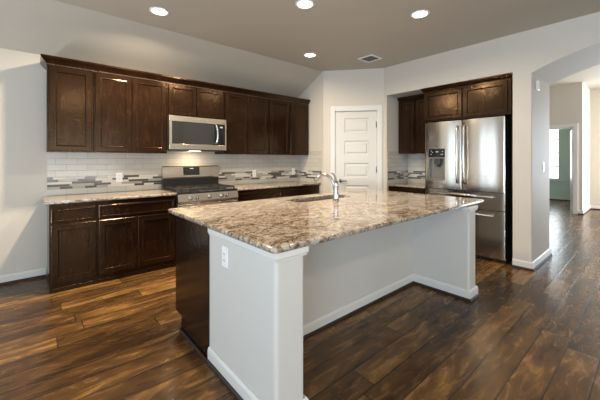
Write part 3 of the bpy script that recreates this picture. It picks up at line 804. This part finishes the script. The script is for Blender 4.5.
HO = (1.995, 2.243, 1.03, 1.488)
m = MB(); front(m, FS + .003, F1, .905, 1.878, 4.500, 4.562, .020, HO); dL = m.build('door', M['steel'], t)
m = MB(); front(m, F0, FS - .003, .905, 1.878, 4.500, 4.562, .020); dR = m.build('door', M['steel'], t)
m = MB(); front(m, F0, F1, .672, .897, 4.500, 4.562, .022); w1 = m.build('drawer', M['steel'], t)
m = MB(); front(m, F0, F1, .055, .664, 4.500, 4.562, .022); w2 = m.build('drawer', M['steel'], t)
for d, y in ((dL, FS + .045), (dR, FS - .045)):
    m = MB(); pth = [(4.486, y, 1.00)] + [(4.452 - .016 * math.sin(PI * i / 12), y, 1.01 + .78 * i / 12) for i in range(13)] + [(4.486, y, 1.80)]
    m.tube(pth, .0125, 12); m.build('handle', M['steel_h'], d)
for d, z in ((w1, .845), (w2, .605)):
    m = MB(); m.tube([(4.44, F0 + .12, z), (4.44, F1 - .12, z)], .0125, 12)
    for y in (F0 + .15, F1 - .15): m.tube([(4.4935, y, z), (4.44, y, z)], .009, 8)
    m.build('handle', M['steel_h'], d)
for y in (F0 + .06, F1 - .06):
    m = MB(); m.box(4.53, 4.62, y - .03, y + .03, 1.8785, 1.893, .004); m.build('hinge_cover', M['dgrey'], t)
m = MB(); y0, y1, z0, z1 = HO; xf, xb = 4.4865, 4.561
m.box(xf, xf + .02, y0 + .001, y1 - .001, 1.362, z1 - .001, .001); cpn = m.build('dispenser_controls', M['black'], t)
m = MB()
for i in range(6):
    k = MB(); yy = (y0 + .03, y0 + .03, y0 + .05, y1 - .05, y1 - .05, y1 - .07)[i]; zz = (1.40, 1.44, 1.40, 1.40, 1.45, 1.43)[i]
    k.box(xf - .0012, xf - .0002, yy, yy + .014, zz, zz + .010); k.build('touch_button', M['ledw'], cpn)
m.box(xf - .0012, xf - .0002, y0 + .10, y0 + .135, 1.435, 1.452); m.build('clock_readout', M['ledw'], cpn)
m = MB()
m.box(xb - .004, xb, y0 + .001, y1 - .001, z0 + .001, 1.361).box(xf, xb - .004, y0 + .001, y0 + .014, z0 + .001, 1.361).box(xf, xb - .004, y1 - .014, y1 - .001, z0 + .001, 1.361)
m.box(xf, xb - .004, y0 + .014, y1 - .014, z0 + .001, z0 + .014).box(xf, xb - .004, y0 + .014, y1 - .014, 1.345, 1.361)
cav = m.build('dispenser_niche', M['niche'], dL)
m = MB(); yc = (y0 + y1) / 2; m.box(xf + .012, xb - .005, yc - .045, yc + .045, 1.255, 1.344, .006).lathe([(.018, 0), (.026, .03)], (xf + .036, yc, 1.225)); m.build('dispenser_spout', M['dgrey'], dL)

# =================================================================== CEILING AND PIER FITTINGS
G3 = 'recessed ceiling lights'
for x, y, pw, lab in ((.993, 3.41, 74, 'glowing round recessed ceiling light farthest left, in front of the wall cabinets'),
                  (2.05, 2.30, 32, 'large glowing round recessed ceiling light at the top edge, above the island'),
                  (3.122, 1.654, 14, 'glowing round recessed ceiling light on the right, nearest the refrigerator'),
                  (3.107, 3.372, 8, 'smallest glowing round recessed ceiling light, nearest the sloped ceiling by the pantry')):
    t = thing('recessed_ceiling_light', lab, 'ceiling light', (x, y, CZ), G3)
    m = MB(); m.lathe([(.098, -.001), (.098, -.004), (.092, -.008), (.078, -.008), (.074, -.002), (.074, -.001)], (x, y, CZ)); m.build('trim_ring', M['plate'], t)
    m = MB(); m.lathe([(.073, -.0015), (.073, -.003), (.04, -.0055), (.005, -.006)], (x, y, CZ)); m.build('lens', M['lens'], t)
    l = bpy.data.lights.new('lamp_glow', 'AREA'); l.shape = 'DISK'; l.size = .14; l.energy = pw; l.color = (1.0, .82, .60); l.spread = math.radians(166)
    o = bpy.data.objects.new('lamp_glow', l); COL.objects.link(o); o.parent = t; o.location = (0, 0, -.012)

t = thing('ceiling_vent', 'square white metal air vent in the ceiling near the pantry', 'vent', (3.905, 2.88, CZ))
vx0, vx1, vy0, vy1 = 3.77, 4.04, 2.745, 3.015
m = MB()
for a in ((vx0, vx1, vy0, vy0 + .03), (vx0, vx1, vy1 - .03, vy1), (vx0, vx0 + .03, vy0 + .03, vy1 - .03), (vx1 - .03, vx1, vy0 + .03, vy1 - .03)): m.box(*a, CZ - .012, CZ - .001, .003)
m.build('frame', M['plate'], t)
m = MB(); m.box(vx0 + .03, vx1 - .03, vy0 + .03, vy1 - .03, CZ - .003, CZ - .001); m.build('backing', M['darkvoid'], t)  # near-black sheet, shade inside the vent put into its colour
for i in range(6):
    y = vy0 + .046 + i * .034
    m = MB(); m.prism([(y, CZ - .004), (y + .002, CZ - .004), (y + .006, CZ - .012), (y + .004, CZ - .012)], vx0 + .031, vx1 - .031, 'x'); m.build('slat', M['vent'], t)

PJ = lambda u, v, n: (u, J - n, v)
outlet(PJ, 5.05, 1.232, 'white light switch on the pier of the arch', sw=True)
t = thing('door_chime', 'small white box high on the pier just under the arch', 'chime', (4.70, J, 2.24))
m = MB(); m.box(4.665, 4.735, J - .03, J - .001, 2.18, 2.30, .006); m.build('housing', M['plate'], t)
m = MB()
for i in range(4): m.box(4.685, 4.715, J - .0315, J - .0299, 2.20 + i * .02, 2.206 + i * .02)
m.build('grille', M['vent'], t)
